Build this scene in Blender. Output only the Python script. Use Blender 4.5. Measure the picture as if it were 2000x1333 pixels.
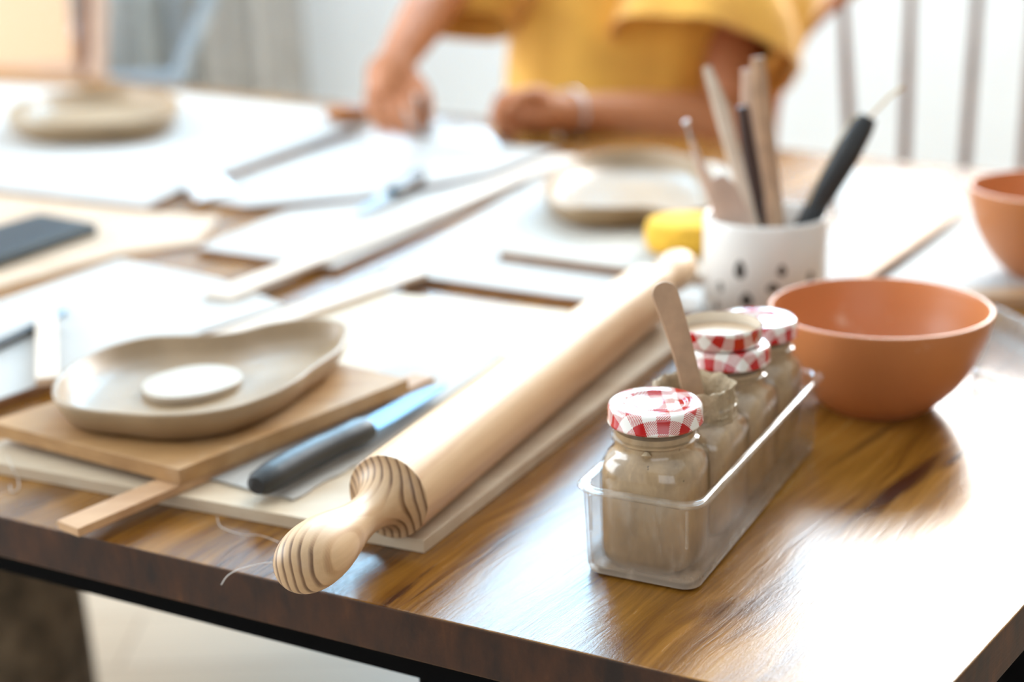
import bpy, bmesh, math, random
from mathutils import Vector, Matrix, noise
random.seed(7)
sc = bpy.context.scene
COL = sc.collection
for o in list(bpy.data.objects):
    bpy.data.objects.remove(o)

# ------------------------------------------------------------------ camera
T = 0.75                      # height of the table top
CAMH = 0.345                  # camera above the table top
PITCH, ROLL, FPX = math.radians(17.6), math.radians(2.0), 2850.0
fw = Vector((0, math.cos(PITCH), -math.sin(PITCH)))
rx = Vector((1, 0, 0)); ru = rx.cross(fw)
cx_ = rx * math.cos(ROLL) - ru * math.sin(ROLL)
cu_ = ru * math.cos(ROLL) + rx * math.sin(ROLL)
EYE = Vector((0, 0, T + CAMH))
cam = bpy.data.cameras.new('camera')
cam.sensor_width = 36; cam.lens = FPX / 2000 * 36
cam.dof.use_dof = True; cam.dof.focus_distance = 0.70; cam.dof.aperture_fstop = 3.7
cam.dof.aperture_blades = 0
camo = bpy.data.objects.new('camera', cam); COL.objects.link(camo)
m = Matrix((cx_, cu_, -fw)).transposed().to_4x4(); m.translation = EYE
camo.matrix_world = m
sc.camera = camo

def ray(px, py):
    return cx_ * ((px - 1000) / FPX) - cu_ * ((py - 666.5) / FPX) + fw
def P(px, py, h=0.0):         # world point seen at a pixel, h above the table top
    d = ray(px, py); return EYE + d * ((T + h - EYE.z) / d.z)
def PY(px, py, Y):            # world point seen at a pixel, at world depth Y
    d = ray(px, py); return EYE + d * (Y / d.y)

# ------------------------------------------------------------------ light
sc.view_settings.view_transform = 'Standard'; sc.view_settings.look = 'None'
sc.view_settings.gamma = 1; sc.view_settings.use_curve_mapping = False
sc.view_settings.exposure = 0.32
sc.cycles.max_bounces = 10; sc.cycles.transparent_max_bounces = 24
sc.cycles.diffuse_bounces = 5; sc.cycles.glossy_bounces = 5
sc.cycles.caustics_reflective = False; sc.cycles.caustics_refractive = False
sc.cycles.sample_clamp_indirect = 6.0; sc.cycles.sample_clamp_direct = 40.0
sc.cycles.use_denoising = True

w = bpy.data.worlds.new('sky'); sc.world = w; w.use_nodes = True
w.node_tree.nodes['Background'].inputs[0].default_value = (0.75, 0.87, 1.0, 1)
w.node_tree.nodes['Background'].inputs[1].default_value = 1.0

def window_light(name, loc, rot, sx, sy, radiance, color):
    l = bpy.data.lights.new(name, 'AREA'); l.shape = 'RECTANGLE'; l.size = sx; l.size_y = sy
    l.energy = radiance * math.pi * sx * sy; l.color = color
    o = bpy.data.objects.new(name, l); COL.objects.link(o)
    o.location = loc; o.rotation_euler = rot
    return o
BACKY = 4.1
HP = math.pi / 2
# rectangles of daylight standing in the openings of the windows (built below)
WIN_BACK = [(-0.92, 0.50, 15.0, (0.42, 0.73, 1.0)), (0.66, 1.02, 15.0, (0.42, 0.73, 1.0)), (1.08, 2.7, 23.0, (1.0, 0.985, 0.96))]
SILL, HEAD = 1.68, 3.1
for i, (x0, x1, e, c) in enumerate(WIN_BACK):
    window_light('window_and_fill_light', ((x0+x1)/2, BACKY+0.04, (SILL+HEAD)/2), (-HP, 0, 0), x1-x0, HEAD-SILL, e, c)
LEFTX, RIGHTX, FRONTY, CEIL = -3.2, 3.4, -3.0, 3.3
window_light('window_and_fill_light', (LEFTX-0.04, 2.0, 1.9), (0, -HP, 0), 2.2, 3.2, 5.2, (0.93, 0.975, 1.0))
window_light('window_and_fill_light', (0.4, FRONTY-0.04, 1.9), (HP, 0, 0), 3.4, 2.0, 0.6, (1.0, 0.95, 0.88))  # unseen window added behind the camera as front fill

# ------------------------------------------------------------------ materials
class NT:
    def __init__(s, name):
        s.m = bpy.data.materials.new(name); s.m.use_nodes = True
        s.t = s.m.node_tree; s.b = s.t.nodes['Principled BSDF']; s.out = s.t.nodes['Material Output']
    def n(s, typ, **kw):
        nd = s.t.nodes.new(typ)
        for k, v in kw.items(): setattr(nd, k, v)
        return nd
    def l(s, a, b): s.t.links.new(a, b)
    def set(s, sock, v):
        if hasattr(v, 'links') or isinstance(v, bpy.types.NodeSocket): s.l(v, sock)
        else: sock.default_value = v
    def math(s, op, a, b=0.0, c=None):
        nd = s.n('ShaderNodeMath', operation=op)
        s.set(nd.inputs[0], a); s.set(nd.inputs[1], b)
        if c is not None: s.set(nd.inputs[2], c)
        return nd.outputs[0]
    def mix(s, f, a, b, mode='MIX'):
        nd = s.n('ShaderNodeMix', data_type='RGBA', blend_type=mode)
        s.set(nd.inputs['Factor'], f)
        s.set(nd.inputs[6], a if not isinstance(a, tuple) else (*a[:3], 1)); s.set(nd.inputs[7], b if not isinstance(b, tuple) else (*b[:3], 1))
        return nd.outputs[2]
    def co(s, kind='Object'):
        return s.n('ShaderNodeTexCoord').outputs[kind]
    def mapping(s, v, loc=(0,0,0), rot=(0,0,0), scale=(1,1,1)):
        nd = s.n('ShaderNodeMapping'); s.l(v, nd.inputs[0])
        nd.inputs[1].default_value = loc; nd.inputs[2].default_value = rot; nd.inputs[3].default_value = scale
        return nd.outputs[0]
    def noise(s, v, scale, detail=4, rough=0.55, dist=0.0):
        nd = s.n('ShaderNodeTexNoise'); s.l(v, nd.inputs['Vector'])
        nd.inputs['Scale'].default_value = scale; nd.inputs['Detail'].default_value = detail
        nd.inputs['Roughness'].default_value = rough; nd.inputs['Distortion'].default_value = dist
        return nd.outputs[0]
    def ramp(s, f, stops):
        nd = s.n('ShaderNodeValToRGB'); s.l(f, nd.inputs[0]); cr = nd.color_ramp
        while len(cr.elements) < len(stops): cr.elements.new(0.5)
        for e, (p, c) in zip(cr.elements, stops): e.position = p; e.color = (*c, 1)
        return nd.outputs[0]
    def rng(s, v, a, b, c, d):
        nd = s.n('ShaderNodeMapRange'); s.set(nd.inputs[0], v)
        for i, q in enumerate((a, b, c, d)): nd.inputs[1+i].default_value = q
        return nd.outputs[0]
    def bump(s, h, strength=0.3, dist=0.001):
        nd = s.n('ShaderNodeBump'); s.l(h, nd.inputs['Height'])
        nd.inputs['Strength'].default_value = strength; nd.inputs['Distance'].default_value = dist
        s.l(nd.outputs[0], s.b.inputs['Normal'])
    def sep(s, v):
        nd = s.n('ShaderNodeSeparateXYZ'); s.l(v, nd.inputs[0]); return nd.outputs
def lin(r, g, b):
    f = lambda c: (c/255/12.92 if c/255 <= .04045 else ((c/255+.055)/1.055)**2.4)
    return (f(r), f(g), f(b))
def simple(name, col, rough=0.5, var=0.06, scale=30, metal=0, spec=0.5, coat=0, bump=0, sheen=0, dirt=None, bscale=None):
    t = NT(name); b = t.b
    nz = t.noise(t.co(), scale, 5)
    lo = tuple(max(0, c*(1-var*2)) for c in col); hi = tuple(min(1, c*(1+var)) for c in col)
    c = t.ramp(nz, [(0.3, lo), (0.7, hi)])
    if dirt:
        n2 = t.noise(t.co(), dirt[1], 6, 0.6)
        c = t.mix(t.rng(n2, dirt[2], dirt[3], 0, dirt[4]), c, dirt[0])
    t.l(c, b.inputs['Base Color'])
    b.inputs['Roughness'].default_value = rough; b.inputs['Metallic'].default_value = metal
    b.inputs['Specular IOR Level'].default_value = spec; b.inputs['Coat Weight'].default_value = coat
    b.inputs['Sheen Weight'].default_value = sheen
    if bump: t.bump(t.noise(t.co(), bscale or scale*4, 5), bump, 0.001)
    return t.m

def m_table():
    t = NT('varnished_hardwood'); b = t.b
    geo = t.n('ShaderNodeNewGeometry')
    pos = geo.outputs['Position']
    g = t.mapping(pos, rot=(0, 0, -math.radians(55)))      # x along the grain
    # swirl the grain slightly
    wob = t.noise(t.mapping(g, scale=(3.0, 9, 9)), 1.6, 3, 0.5)
    x, y, z = t.sep(g)
    yy = t.math('ADD', y, t.math('MULTIPLY', t.math('SUBTRACT', wob, 0.5), 0.045))
    cmb = t.n('ShaderNodeCombineXYZ'); t.l(t.math('MULTIPLY', x, 2.0), cmb.inputs[0]); t.l(t.math('MULTIPLY', yy, 26), cmb.inputs[1]); t.l(t.math('MULTIPLY', z, 26), cmb.inputs[2])
    broad = t.noise(cmb.outputs[0], 1.0, 6, 0.62)
    cmb2 = t.n('ShaderNodeCombineXYZ'); t.l(t.math('MULTIPLY', x, 14), cmb2.inputs[0]); t.l(t.math('MULTIPLY', yy, 330), cmb2.inputs[1]); t.l(t.math('MULTIPLY', z, 330), cmb2.inputs[2])
    fine = t.noise(cmb2.outputs[0], 1.0, 4, 0.6)
    plank = t.math('FLOOR', t.math('DIVIDE', t.math('ADD', y, 0.035), 0.115))
    wn = t.n('ShaderNodeTexWhiteNoise', noise_dimensions='1D'); t.l(plank, wn.inputs['W'])
    v = t.math('ADD', t.math('MULTIPLY', broad, 0.8), t.math('MULTIPLY', fine, 0.30))
    v = t.math('ADD', v, t.math('MULTIPLY', t.math('SUBTRACT', wn.outputs[0], 0.5), 0.12))
    c = t.ramp(v, [(0.30, lin(46, 24, 6)), (0.43, lin(92, 55, 16)), (0.55, lin(130, 86, 28)), (0.66, lin(156, 108, 42)), (0.82, lin(176, 130, 62))])
    # dark heartwood streaks and knots, at their own places
    tot = None
    for (px, py, ang, la, wa, s) in [(1760, 950, 50, .075, .0075, 1.0), (1865, 895, 52, .022, .0035, .9), (775, 1165, 60, .022, .0025, .9), (1440, 1190, 20, .030, .012, .55),
                                     (830, 1120, 60, .014, .0015, .6), (270, 1000, 50, .04, .012, .6), (1960, 800, 45, .05, .004, .8), (1700, 860, 50, .05, .004, .55), (100, 960, 50, .05, .02, .5), (1510, 1165, 60, .05, .010, .4)]:
        p = P(px, py); a = math.radians(ang)
        mp = t.n('ShaderNodeMapping', vector_type='TEXTURE'); t.l(pos, mp.inputs[0])
        mp.inputs[1].default_value = (p.x, p.y, T); mp.inputs[2].default_value = (0, 0, a); mp.inputs[3].default_value = (la, wa, 1)
        vx, vy, _ = t.sep(mp.outputs[0])
        nz = t.math('MULTIPLY', t.math('SUBTRACT', t.noise(mp.outputs[0], 1.1, 5, 0.6), 0.5), 1.6)
        d = t.math('SQRT', t.math('ADD', t.math('POWER', t.math('ABSOLUTE', t.math('ADD', vx, nz)), 2), t.math('POWER', t.math('ABSOLUTE', t.math('ADD', vy, nz)), 2)))
        q = t.math('MULTIPLY', t.rng(d, 0.35, 1.25, 1, 0), s)
        tot = q if tot is None else t.math('MAXIMUM', tot, q)
    c = t.mix(tot, c, lin(52, 22, 10))
    nz_ = t.sep(geo.outputs['True Normal'])[2]
    side = t.rng(t.math('ABSOLUTE', nz_), 0.35, 0.8, 1, 0)      # end grain drinks the varnish and is darker; the edge's shade is painted in too
    endn = t.noise(t.mapping(pos, scale=(60, 60, 25)), 1.0, 5, 0.6)
    endc = t.ramp(endn, [(0.3, lin(28, 11, 2)), (0.6, lin(66, 34, 9)), (0.8, lin(100, 58, 20))])
    c = t.mix(side, c, endc)
    t.l(c, b.inputs['Base Color'])
    t.l(t.math('MAXIMUM', t.rng(fine, 0.3, 0.7, 0.18, 0.28), t.math('MULTIPLY', side, 0.75)), b.inputs['Roughness'])
    b.inputs['IOR'].default_value = 1.5
    t.bump(t.math('ADD', fine, t.math('MULTIPLY', t.noise(t.mapping(g, scale=(1, 4, 4)), 160, 4, 0.7), 0.7)), 0.35, 0.0006)
    return t.m

def m_pine():
    t = NT('pine'); b = t.b
    o = t.co(); x, y, z = t.sep(o)
    nz = t.noise(t.mapping(o, scale=(2.5, 12, 12)), 2.2, 3, 0.5)
    n2 = t.math('MULTIPLY', t.math('SUBTRACT', nz, 0.5), 0.005)
    dy = t.math('ADD', y, -0.052); dz = t.math('ADD', z, 0.012)
    r = t.math('SQRT', t.math('ADD', t.math('MULTIPLY', dy, dy), t.math('MULTIPLY', dz, dz)))
    r = t.math('ADD', r, n2)
    r = t.math('ADD', r, t.math('MULTIPLY', x, 0.012))
    f = t.math('FRACT', t.math('DIVIDE', r, 0.0043))
    nrm = t.n('ShaderNodeNewGeometry')
    vt = t.n('ShaderNodeVectorTransform', vector_type='NORMAL', convert_from='WORLD', convert_to='OBJECT'); t.l(nrm.outputs['True Normal'], vt.inputs[0])
    ax = t.math('ABSOLUTE', t.sep(vt.outputs[0])[0])
    band = t.ramp(f, [(0.0, (0, 0, 0)), (0.42, (.10, .10, .10)), (0.66, (.9, .9, .9)), (0.80, (1, 1, 1)), (0.9, (0, 0, 0))])
    lite = t.mix(ax, lin(222, 187, 146), lin(196, 162, 124))
    dark = t.mix(t.rng(ax, 0.08, 0.5, 0, 1), lin(196, 148, 104), lin(88, 54, 30))
    c = t.mix(t.math('MULTIPLY', band, t.rng(ax, 0.04, 0.45, 0.38, 0.92)), lite, dark)
    fib = t.noise(t.mapping(o, scale=(12, 300, 300)), 1.0, 3)
    c = t.mix(t.rng(fib, .35, .7, 0, .2), c, lin(170, 126, 84))
    t.l(c, b.inputs['Base Color']); b.inputs['Roughness'].default_value = 0.42
    b.inputs['Specular IOR Level'].default_value = 0.5; b.inputs['Coat Weight'].default_value = 0.12; b.inputs['Coat Roughness'].default_value = 0.35
    t.bump(fib, 0.12, 0.0004)
    return t.m

def m_board(name, a, bcol, rough=0.6, scale=8):
    t = NT(name); b = t.b
    o = t.co(); g = t.mapping(o, rot=(0, 0, math.radians(-60)), scale=(1, 7, 7))
    n1 = t.noise(g, scale, 6, 0.6); n2 = t.noise(o, 14, 5, 0.6)
    c = t.ramp(n1, [(0.3, a), (0.7, bcol)])
    c = t.mix(t.rng(n2, .5, .75, 0, .35), c, lin(212, 196, 172))      # dried clay smears
    t.l(c, b.inputs['Base Color']); b.inputs['Roughness'].default_value = rough
    t.bump(t.noise(o, 260, 4), 0.15, 0.0005)
    return t.m

def m_cloth(name='canvas', col=lin(172, 169, 163)):
    t = NT(name); b = t.b; o = t.co()
    n1 = t.noise(o, 9, 6, 0.6)
    c = t.ramp(n1, [(0.32, tuple(q*0.86 for q in col)), (0.62, col)])
    t.l(c, b.inputs['Base Color']); b.inputs['Roughness'].default_value = 0.75; b.inputs['Sheen Weight'].default_value = 0.4
    wv = t.n('ShaderNodeTexChecker'); t.l(o, wv.inputs[0]); wv.inputs['Scale'].default_value = 900
    t.bump(t.math('ADD', t.noise(o, 60, 4), t.math('MULTIPLY', wv.outputs[1], 0.2)), 0.3, 0.001)
    return t.m

def m_clear(name, tint=(0.99, 0.99, 0.99), haze=0.06, dirt=0.0, rough=0.04, dirtcol=lin(190, 172, 148), low=0.012):
    # thin clear wall: straight-through light plus a Fresnel reflection and a little scuffed haze
    t = NT(name); t.t.nodes.remove(t.b)
    tr = t.n('ShaderNodeBsdfTransparent'); tr.inputs[0].default_value = (*tint, 1)
    gl = t.n('ShaderNodeBsdfGlossy'); gl.inputs['Roughness'].default_value = rough
    fr = t.n('ShaderNodeFresnel'); t.l(t.rng(t.n('ShaderNodeNewGeometry').outputs['Backfacing'], 0, 1, 1.5, 1/1.5), fr.inputs[0])
    df = t.n('ShaderNodeBsdfDiffuse'); df.inputs[0].default_value = (*dirtcol, 1)
    o = t.co()
    n1 = t.noise(t.mapping(o, scale=(1, 1, 0.35)), 75, 5, 0.65)
    z = t.sep(o)[2]
    hz = t.rng(n1, 0.52, 0.72, haze*0.6, haze + dirt)
    hz = t.math('ADD', hz, t.rng(z, 0.0005, low, 0.55 if dirt else 0.0, 0.0))
    m1 = t.n('ShaderNodeMixShader'); t.l(hz, m1.inputs[0]); t.l(tr.outputs[0], m1.inputs[1]); t.l(df.outputs[0], m1.inputs[2])
    m2 = t.n('ShaderNodeMixShader'); t.l(fr.outputs[0], m2.inputs[0]); t.l(m1.outputs[0], m2.inputs[1]); t.l(gl.outputs[0], m2.inputs[2])
    t.l(m2.outputs[0], t.out.inputs[0])
    return t.m

def m_gingham():
    t = NT('gingham_lacquer'); b = t.b
    uv = t.n('ShaderNodeUVMap'); uv.uv_map = 'UVMap'
    u, v, _ = t.sep(uv.outputs[0])
    c = 0.0072
    fu = t.math('FRACT', t.math('ADD', t.math('DIVIDE', u, 2*c), 50.2)); fv = t.math('FRACT', t.math('ADD', t.math('DIVIDE', v, 2*c), 50.35))
    a = t.math('LESS_THAN', fu, 0.5); d = t.math('LESS_THAN', fv, 0.5)
    both = t.math('MULTIPLY', a, d); one = t.math('ABSOLUTE', t.math('SUBTRACT', a, d))
    hs = t.math('LESS_THAN', t.math('FRACT', t.math('ADD', t.math('DIVIDE', t.math('ADD', u, v), 0.00125), 90)), 0.52)
    f = t.math('MAXIMUM', both, t.math('MULTIPLY', one, hs))
    col = t.mix(f, lin(240, 236, 230), lin(186, 5, 9))
    t.l(col, b.inputs['Base Color']); b.inputs['Roughness'].default_value = 0.14
    b.inputs['Coat Weight'].default_value = 1.0; b.inputs['Coat Roughness'].default_value = 0.08
    return t.m

def m_slip(name='wet_clay_slip', col=lin(192, 161, 122), rough=0.3, crust=False):
    t = NT(name); b = t.b; o = t.co()
    n1 = t.noise(t.mapping(o, scale=(1, 1, 0.5)), 70, 6, 0.65); n2 = t.noise(t.mapping(o, scale=(1, 1, .3)), 160, 4, 0.7)
    c = t.ramp(n1, [(0.30, tuple(q*0.62 for q in col)), (0.55, col), (0.75, tuple(min(1, q*1.22) for q in col))])
    c = t.mix(t.rng(n2, .62, .72, 0, .5), c, tuple(min(1, q*1.5) for q in col))
    sp = t.noise(o, 330, 2, 0.5); c = t.mix(t.rng(sp, .72, .76, 0, .7), c, lin(60, 48, 40))
    t.l(c, b.inputs['Base Color']); b.inputs['Roughness'].default_value = rough
    t.bump(t.noise(o, 420 if crust else 120, 6, 0.6), 0.8 if crust else 0.15, 0.002 if crust else 0.0008)
    return t.m

M = dict(
    table=m_table(), pine=m_pine(),
    mdf=m_board('brown_hardboard', lin(156, 114, 68), lin(184, 142, 92)),
    mdf2=m_board('pale_board', lin(190, 168, 140), lin(206, 190, 166)),
    haze_tan=m_board('tan_table_haze', lin(196, 164, 132), lin(212, 188, 162), 0.5), edge=m_board('board_edge', lin(120, 82, 52), lin(150, 106, 70), 0.7),
    cloth=m_cloth(), cloth2=m_cloth('canvas_warm', lin(172, 164, 150)),
    lath=m_board('pale_lath', lin(206, 186, 166), lin(220, 206, 190)),
    laths=m_board('brown_lath', lin(176, 134, 96), lin(200, 160, 120)),
    black=simple('black_steel', (0.003, 0.003, 0.0035), 0.8, spec=0.05),
    blackp=simple('black_plastic', (0.018, 0.020, 0.022), 0.38, bump=0.15),
    steel=simple('brushed_steel', (0.62, 0.64, 0.66), 0.14, metal=1, var=.05),
    brass=simple('brass_wire', (0.60, 0.42, 0.22), 0.3, metal=1),
    glass=m_clear('jar_glass', haze=0.02), plastic=m_clear('clear_plastic', haze=0.13, dirt=0.22, dirtcol=lin(222, 208, 190)),
    glare_film=simple('glossy_white_film', lin(236, 242, 246), 0.18, .03, 30, spec=.8, coat=1),
    tray=m_clear('frosted_plastic', haze=0.42, rough=0.12, dirtcol=lin(228, 226, 222)),
    gingham=m_gingham(), slip=m_slip(), crust=m_slip('dried_clay', lin(192, 170, 138), 0.6, True),
    lidin=simple('lid_lining', lin(226, 216, 200), 0.3), cream=simple('pale_slip', lin(206, 178, 148), 0.3),
    stick=simple('birch', lin(186, 152, 122), 0.6, 0.12, 60, bump=0.2),
    terra=simple('peach_plastic', lin(198, 127, 78), 0.36, 0.04, 12, dirt=(lin(232, 210, 192), 26, .66, .74, .55)),
    clay=simple('raw_clay', lin(158, 132, 100), 0.36, 0.08, 18, bump=0.25, bscale=90),
    claypale=simple('drying_clay', lin(192, 180, 164), 0.4, 0.06, 18, bump=0.2, bscale=90),
    wall=simple('white_paint', lin(236, 242, 247), 0.8, 0.015, 4, bump=0.05), floor=None, wallgrey=simple('taupe_paint', lin(128, 118, 106), 0.8, 0.015, 4),
    skin=simple('skin', lin(192, 124, 82), 0.5, 0.04, 12), shirt=simple('mustard_cotton', lin(255, 184, 78), 0.85, 0.16, 9, sheen=.3, bump=.3, bscale=260),
    trousers=simple('denim', lin(70, 84, 110), 0.9), hair=simple('brown_hair', lin(58, 36, 24), 0.6, .2, 90),
    oak=simple('honey_oak', lin(172, 104, 40), 0.42, 0.12, 20), walnut=simple('walnut_wood', lin(124, 84, 58), 0.45, 0.12, 20),
    sponge=simple('yellow_sponge', lin(246, 190, 66), 0.95, 0.12, 120, bump=.6), ceramic=None,
    paleblue=simple('pale_blue_enamel', lin(176, 196, 214), 0.45), grey=simple('grey_paint', lin(170, 173, 170), 0.6),
    curtain=simple('linen', lin(202, 200, 195), 0.9, .06, 20), darkbrown=simple('dark_handle', lin(58, 38, 34), .4),
    fur=simple('mottled_throw', lin(104, 92, 76), 0.95, 0.35, 26, bump=1.0, bscale=120), thread=simple('white_thread', lin(220, 214, 206), .8),
    pink=simple('pink_beige_wood', lin(206, 178, 160), .5, .06), screen=simple('phone_glass', (0.012, 0.018, 0.024), 0.5, spec=.25), blade_reflection=simple('painted_blue_reflection', lin(40, 128, 186), .32, .1, 40), slate=simple('slate_case', lin(56, 66, 70), .4),  # near knife blade has the window's blue reflection painted into its colour
    blueplast=simple('blue_metal', lin(70, 140, 176), .3), white=simple('white_enamel', lin(236, 234, 230), .3),
)
def m_floor():
    t = NT('pale_plank_floor'); b = t.b; g = t.n('ShaderNodeNewGeometry').outputs['Position']
    br = t.n('ShaderNodeTexBrick'); t.l(g, br.inputs[0]); br.inputs['Scale'].default_value = 1.0
    br.inputs['Brick Width'].default_value = 1.2; br.inputs['Row Height'].default_value = 0.16; br.inputs['Mortar Size'].default_value = 0.002
    br.inputs['Color1'].default_value = (*lin(214, 198, 176), 1); br.inputs['Color2'].default_value = (*lin(202, 184, 160), 1); br.inputs['Mortar'].default_value = (*lin(150, 130, 108), 1)
    n = t.noise(t.mapping(g, scale=(2, 30, 1)), 2, 5)
    c = t.mix(t.rng(n, .4, .8, 0, .3), br.outputs[0], lin(180, 156, 128))
    t.l(c, b.inputs['Base Color']); b.inputs['Roughness'].default_value = 0.36
    return t.m
M['floor'] = m_floor()

# ------------------------------------------------------------------ mesh helpers
class MB:
    def __init__(s): s.v = []; s.f = []; s.uv = None
    def add(s, vs, fs):
        k = len(s.v); s.v += [Vector(v) for v in vs]; s.f += [tuple(i+k for i in f) for f in fs]; return s
    def box(s, c, size, rot=None):
        c = Vector(c); hx, hy, hz = [q/2 for q in size]
        vs = [Vector((sx*hx, sy*hy, sz*hz)) for sx in (-1, 1) for sy in (-1, 1) for sz in (-1, 1)]
        if rot is not None: vs = [rot @ v for v in vs]
        return s.add([c+v for v in vs], [(0,1,3,2),(4,6,7,5),(0,4,5,1),(2,3,7,6),(0,2,6,4),(1,5,7,3)])
    def rings(s, rings, cap0=True, cap1=True, closed=True):
        n = len(rings[0]); vs = [p for r in rings for p in r]; fs = []
        for i in range(len(rings)-1):
            for j in range(n if closed else n-1):
                a = i*n+j; b = i*n+(j+1) % n
                fs.append((a, b, b+n, a+n))
        if cap0: fs.append(tuple(reversed(range(n))))
        if cap1: fs.append(tuple(range((len(rings)-1)*n, len(rings)*n)))
        return s.add(vs, fs)
    def lathe(s, prof, c=(0,0,0), seg=48, cap0=True, cap1=True):
        c = Vector(c)
        return s.rings([[c+Vector((r*math.cos(2*math.pi*j/seg), r*math.sin(2*math.pi*j/seg), z)) for j in range(seg)] for r, z in prof], cap0, cap1)
    def lathex(s, prof, seg=48, cap0=True, cap1=True):
        return s.rings([[Vector((x, r*math.cos(2*math.pi*j/seg), r*math.sin(2*math.pi*j/seg))) for j in range(seg)] for x, r in prof], cap0, cap1)
    def tube(s, pts, rad, seg=12, flat=1.0, upv=None, closed=False):
        pts = [Vector(p) for p in pts]; n = len(pts)
        if not isinstance(rad, (list, tuple)): rad = [rad]*n
        rings = []; prev = None
        for i, p in enumerate(pts):
            a = pts[(i-1) % n] if closed else pts[max(0, i-1)]; b = pts[(i+1) % n] if closed else pts[min(n-1, i+1)]
            d = (b-a).normalized()
            if upv is not None: u = Vector(upv)
            elif prev is not None: u = prev
            else: u = Vector((0, 0, 1)) if abs(d.z) < .9 else Vector((0, 1, 0))
            u = (u - d*u.dot(d)).normalized(); prev = u; v = d.cross(u)
            rr = rad[i]
            rings.append([p + u*rr*flat*math.cos(2*math.pi*j/seg) + v*rr*math.sin(2*math.pi*j/seg) for j in range(seg)])
        if closed:
            rings.append(rings[0]); return s.rings(rings, False, False)
        return s.rings(rings)
    def ball(s, c, r, seg=16, sx=1, sy=1, sz=1):
        c = Vector(c); n = seg//2
        rings = []
        for i in range(1, n):
            a = math.pi*i/n
            rings.append([c+Vector((sx*r*math.sin(a)*math.cos(2*math.pi*j/seg), sy*r*math.sin(a)*math.sin(2*math.pi*j/seg), -sz*r*math.cos(a))) for j in range(seg)])
        return s.rings(rings)
    def prism(s, poly, z0, z1, taper=0.0):      # poly in world xy, z0<z1
        c = sum((Vector((p[0], p[1])) for p in poly), Vector((0, 0)))/len(poly)
        lo = [Vector((p[0], p[1], z0)) for p in poly]; hi = [Vector((p[0], p[1], z1)) for p in poly]
        return s.rings([lo, hi])
    def mesh(s, name, org=Vector((0,0,0))):
        me = bpy.data.meshes.new(name); me.from_pydata([v-org for v in s.v], [], s.f); 
        bm = bmesh.new(); bm.from_mesh(me); bmesh.ops.remove_doubles(bm, verts=bm.verts, dist=1e-6)
        bmesh.ops.recalc_face_normals(bm, faces=bm.faces); bm.to_mesh(me); bm.free()
        return me
def org(p):
    v = Vector((0, 0, 0))
    while p is not None: v = v + p.location; p = p.parent
    return v
def obj(name, mb, mat, parent=None, smooth=40, bevel=0, seg=2, local=False, sub=0, kind=None, label=None):
    o0 = Vector((0,0,0)) if local else org(parent)
    me = mb.mesh(name, o0) if isinstance(mb, MB) else mb
    o = bpy.data.objects.new(name, me); COL.objects.link(o)
    me.materials.append(mat if not isinstance(mat, str) else M[mat])
    if parent: o.parent = parent
    if smooth:
        me.shade_smooth() if hasattr(me, 'shade_smooth') else None
        for p in me.polygons: p.use_smooth = True
        me.set_sharp_from_angle(angle=math.radians(smooth))
    if bevel:
        b = o.modifiers.new('bevel', 'BEVEL'); b.width = bevel; b.segments = seg; b.limit_method = 'ANGLE'; b.angle_limit = math.radians(35)
        b.harden_normals = True
    if sub:
        q = o.modifiers.new('sub', 'SUBSURF'); q.levels = sub; q.render_levels = sub
    if kind: o['kind'] = kind
    if label: o['label'] = label
    return o
def tag(o, label, cat, group=None, kind=None):
    o['label'] = label; o['category'] = cat
    if group: o['group'] = group
    if kind: o['kind'] = kind
    return o
def thing(name, label, cat, loc, group=None):
    o = bpy.data.objects.new(name, None); COL.objects.link(o); o.location = loc; o.empty_display_size = .02
    return tag(o, label, cat, group)
def copy_tree(o, parent=None):
    c = o.copy(); COL.objects.link(c); c.parent = parent
    for ch in [k for k in COL.objects if k.parent == o]: copy_tree(ch, c)
    return c
def spline(pts, n=6, closed=True):
    pts = [Vector(p) for p in pts]; out = []; L = len(pts)
    rngi = range(L) if closed else range(L-1)
    for i in rngi:
        g = lambda k: pts[k % L] if closed else pts[min(max(k, 0), L-1)]
        p0, p1, p2, p3 = g(i-1), g(i), g(i+1), g(i+2)
        for k in range(n):
            t = k/n
            out.append(0.5*((2*p1)+(p2-p0)*t+(2*p0-5*p1+4*p2-p3)*t*t+(3*p1-p0-3*p2+p3)*t**3))
    if not closed: out.append(pts[-1])
    return out
def structure(name, mb, mat, **k):
    return obj(name, mb, mat, kind='structure', **k)

# ------------------------------------------------------------------ the room
structure('floor', MB().box((0.1, 0.55, -0.05), (6.9, 7.4, 0.1)), 'floor', smooth=0)
structure('ceiling', MB().box((0.1, 0.55, CEIL+0.05), (6.9, 7.4, 0.1)), 'wall', smooth=0)
def wall_with_holes(name, axis, at, a0, a1, holes, thick=0.12, outward=1, mat='wall'):
    mb = MB(); z0, z1 = 0, CEIL
    def seg(u0, u1, w0, w1):
        if u1-u0 < 1e-4 or w1-w0 < 1e-4: return
        if axis == 'y': mb.box(((u0+u1)/2, at+outward*thick/2, (w0+w1)/2), (u1-u0, thick, w1-w0))
        else: mb.box((at+outward*thick/2, (u0+u1)/2, (w0+w1)/2), (thick, u1-u0, w1-w0))
    cur = a0
    for (u0, u1, w0, w1) in sorted(holes):
        seg(cur, u0, z0, z1); seg(u0, u1, z0, w0); seg(u0, u1, w1, z1); cur = u1
    seg(cur, a1, z0, z1)
    return structure(name, mb, mat, smooth=0)
holes_b = [(-0.94, 0.52, SILL-.02, HEAD+.02), (0.64, 2.72, SILL-.02, HEAD+.02)]
wall_with_holes('wall_back', 'y', BACKY, LEFTX, RIGHTX, holes_b)
wall_with_holes('wall_left', 'x', LEFTX, FRONTY, BACKY, [(0.4, 3.6, 0.8, 3.0)], outward=-1)
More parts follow.
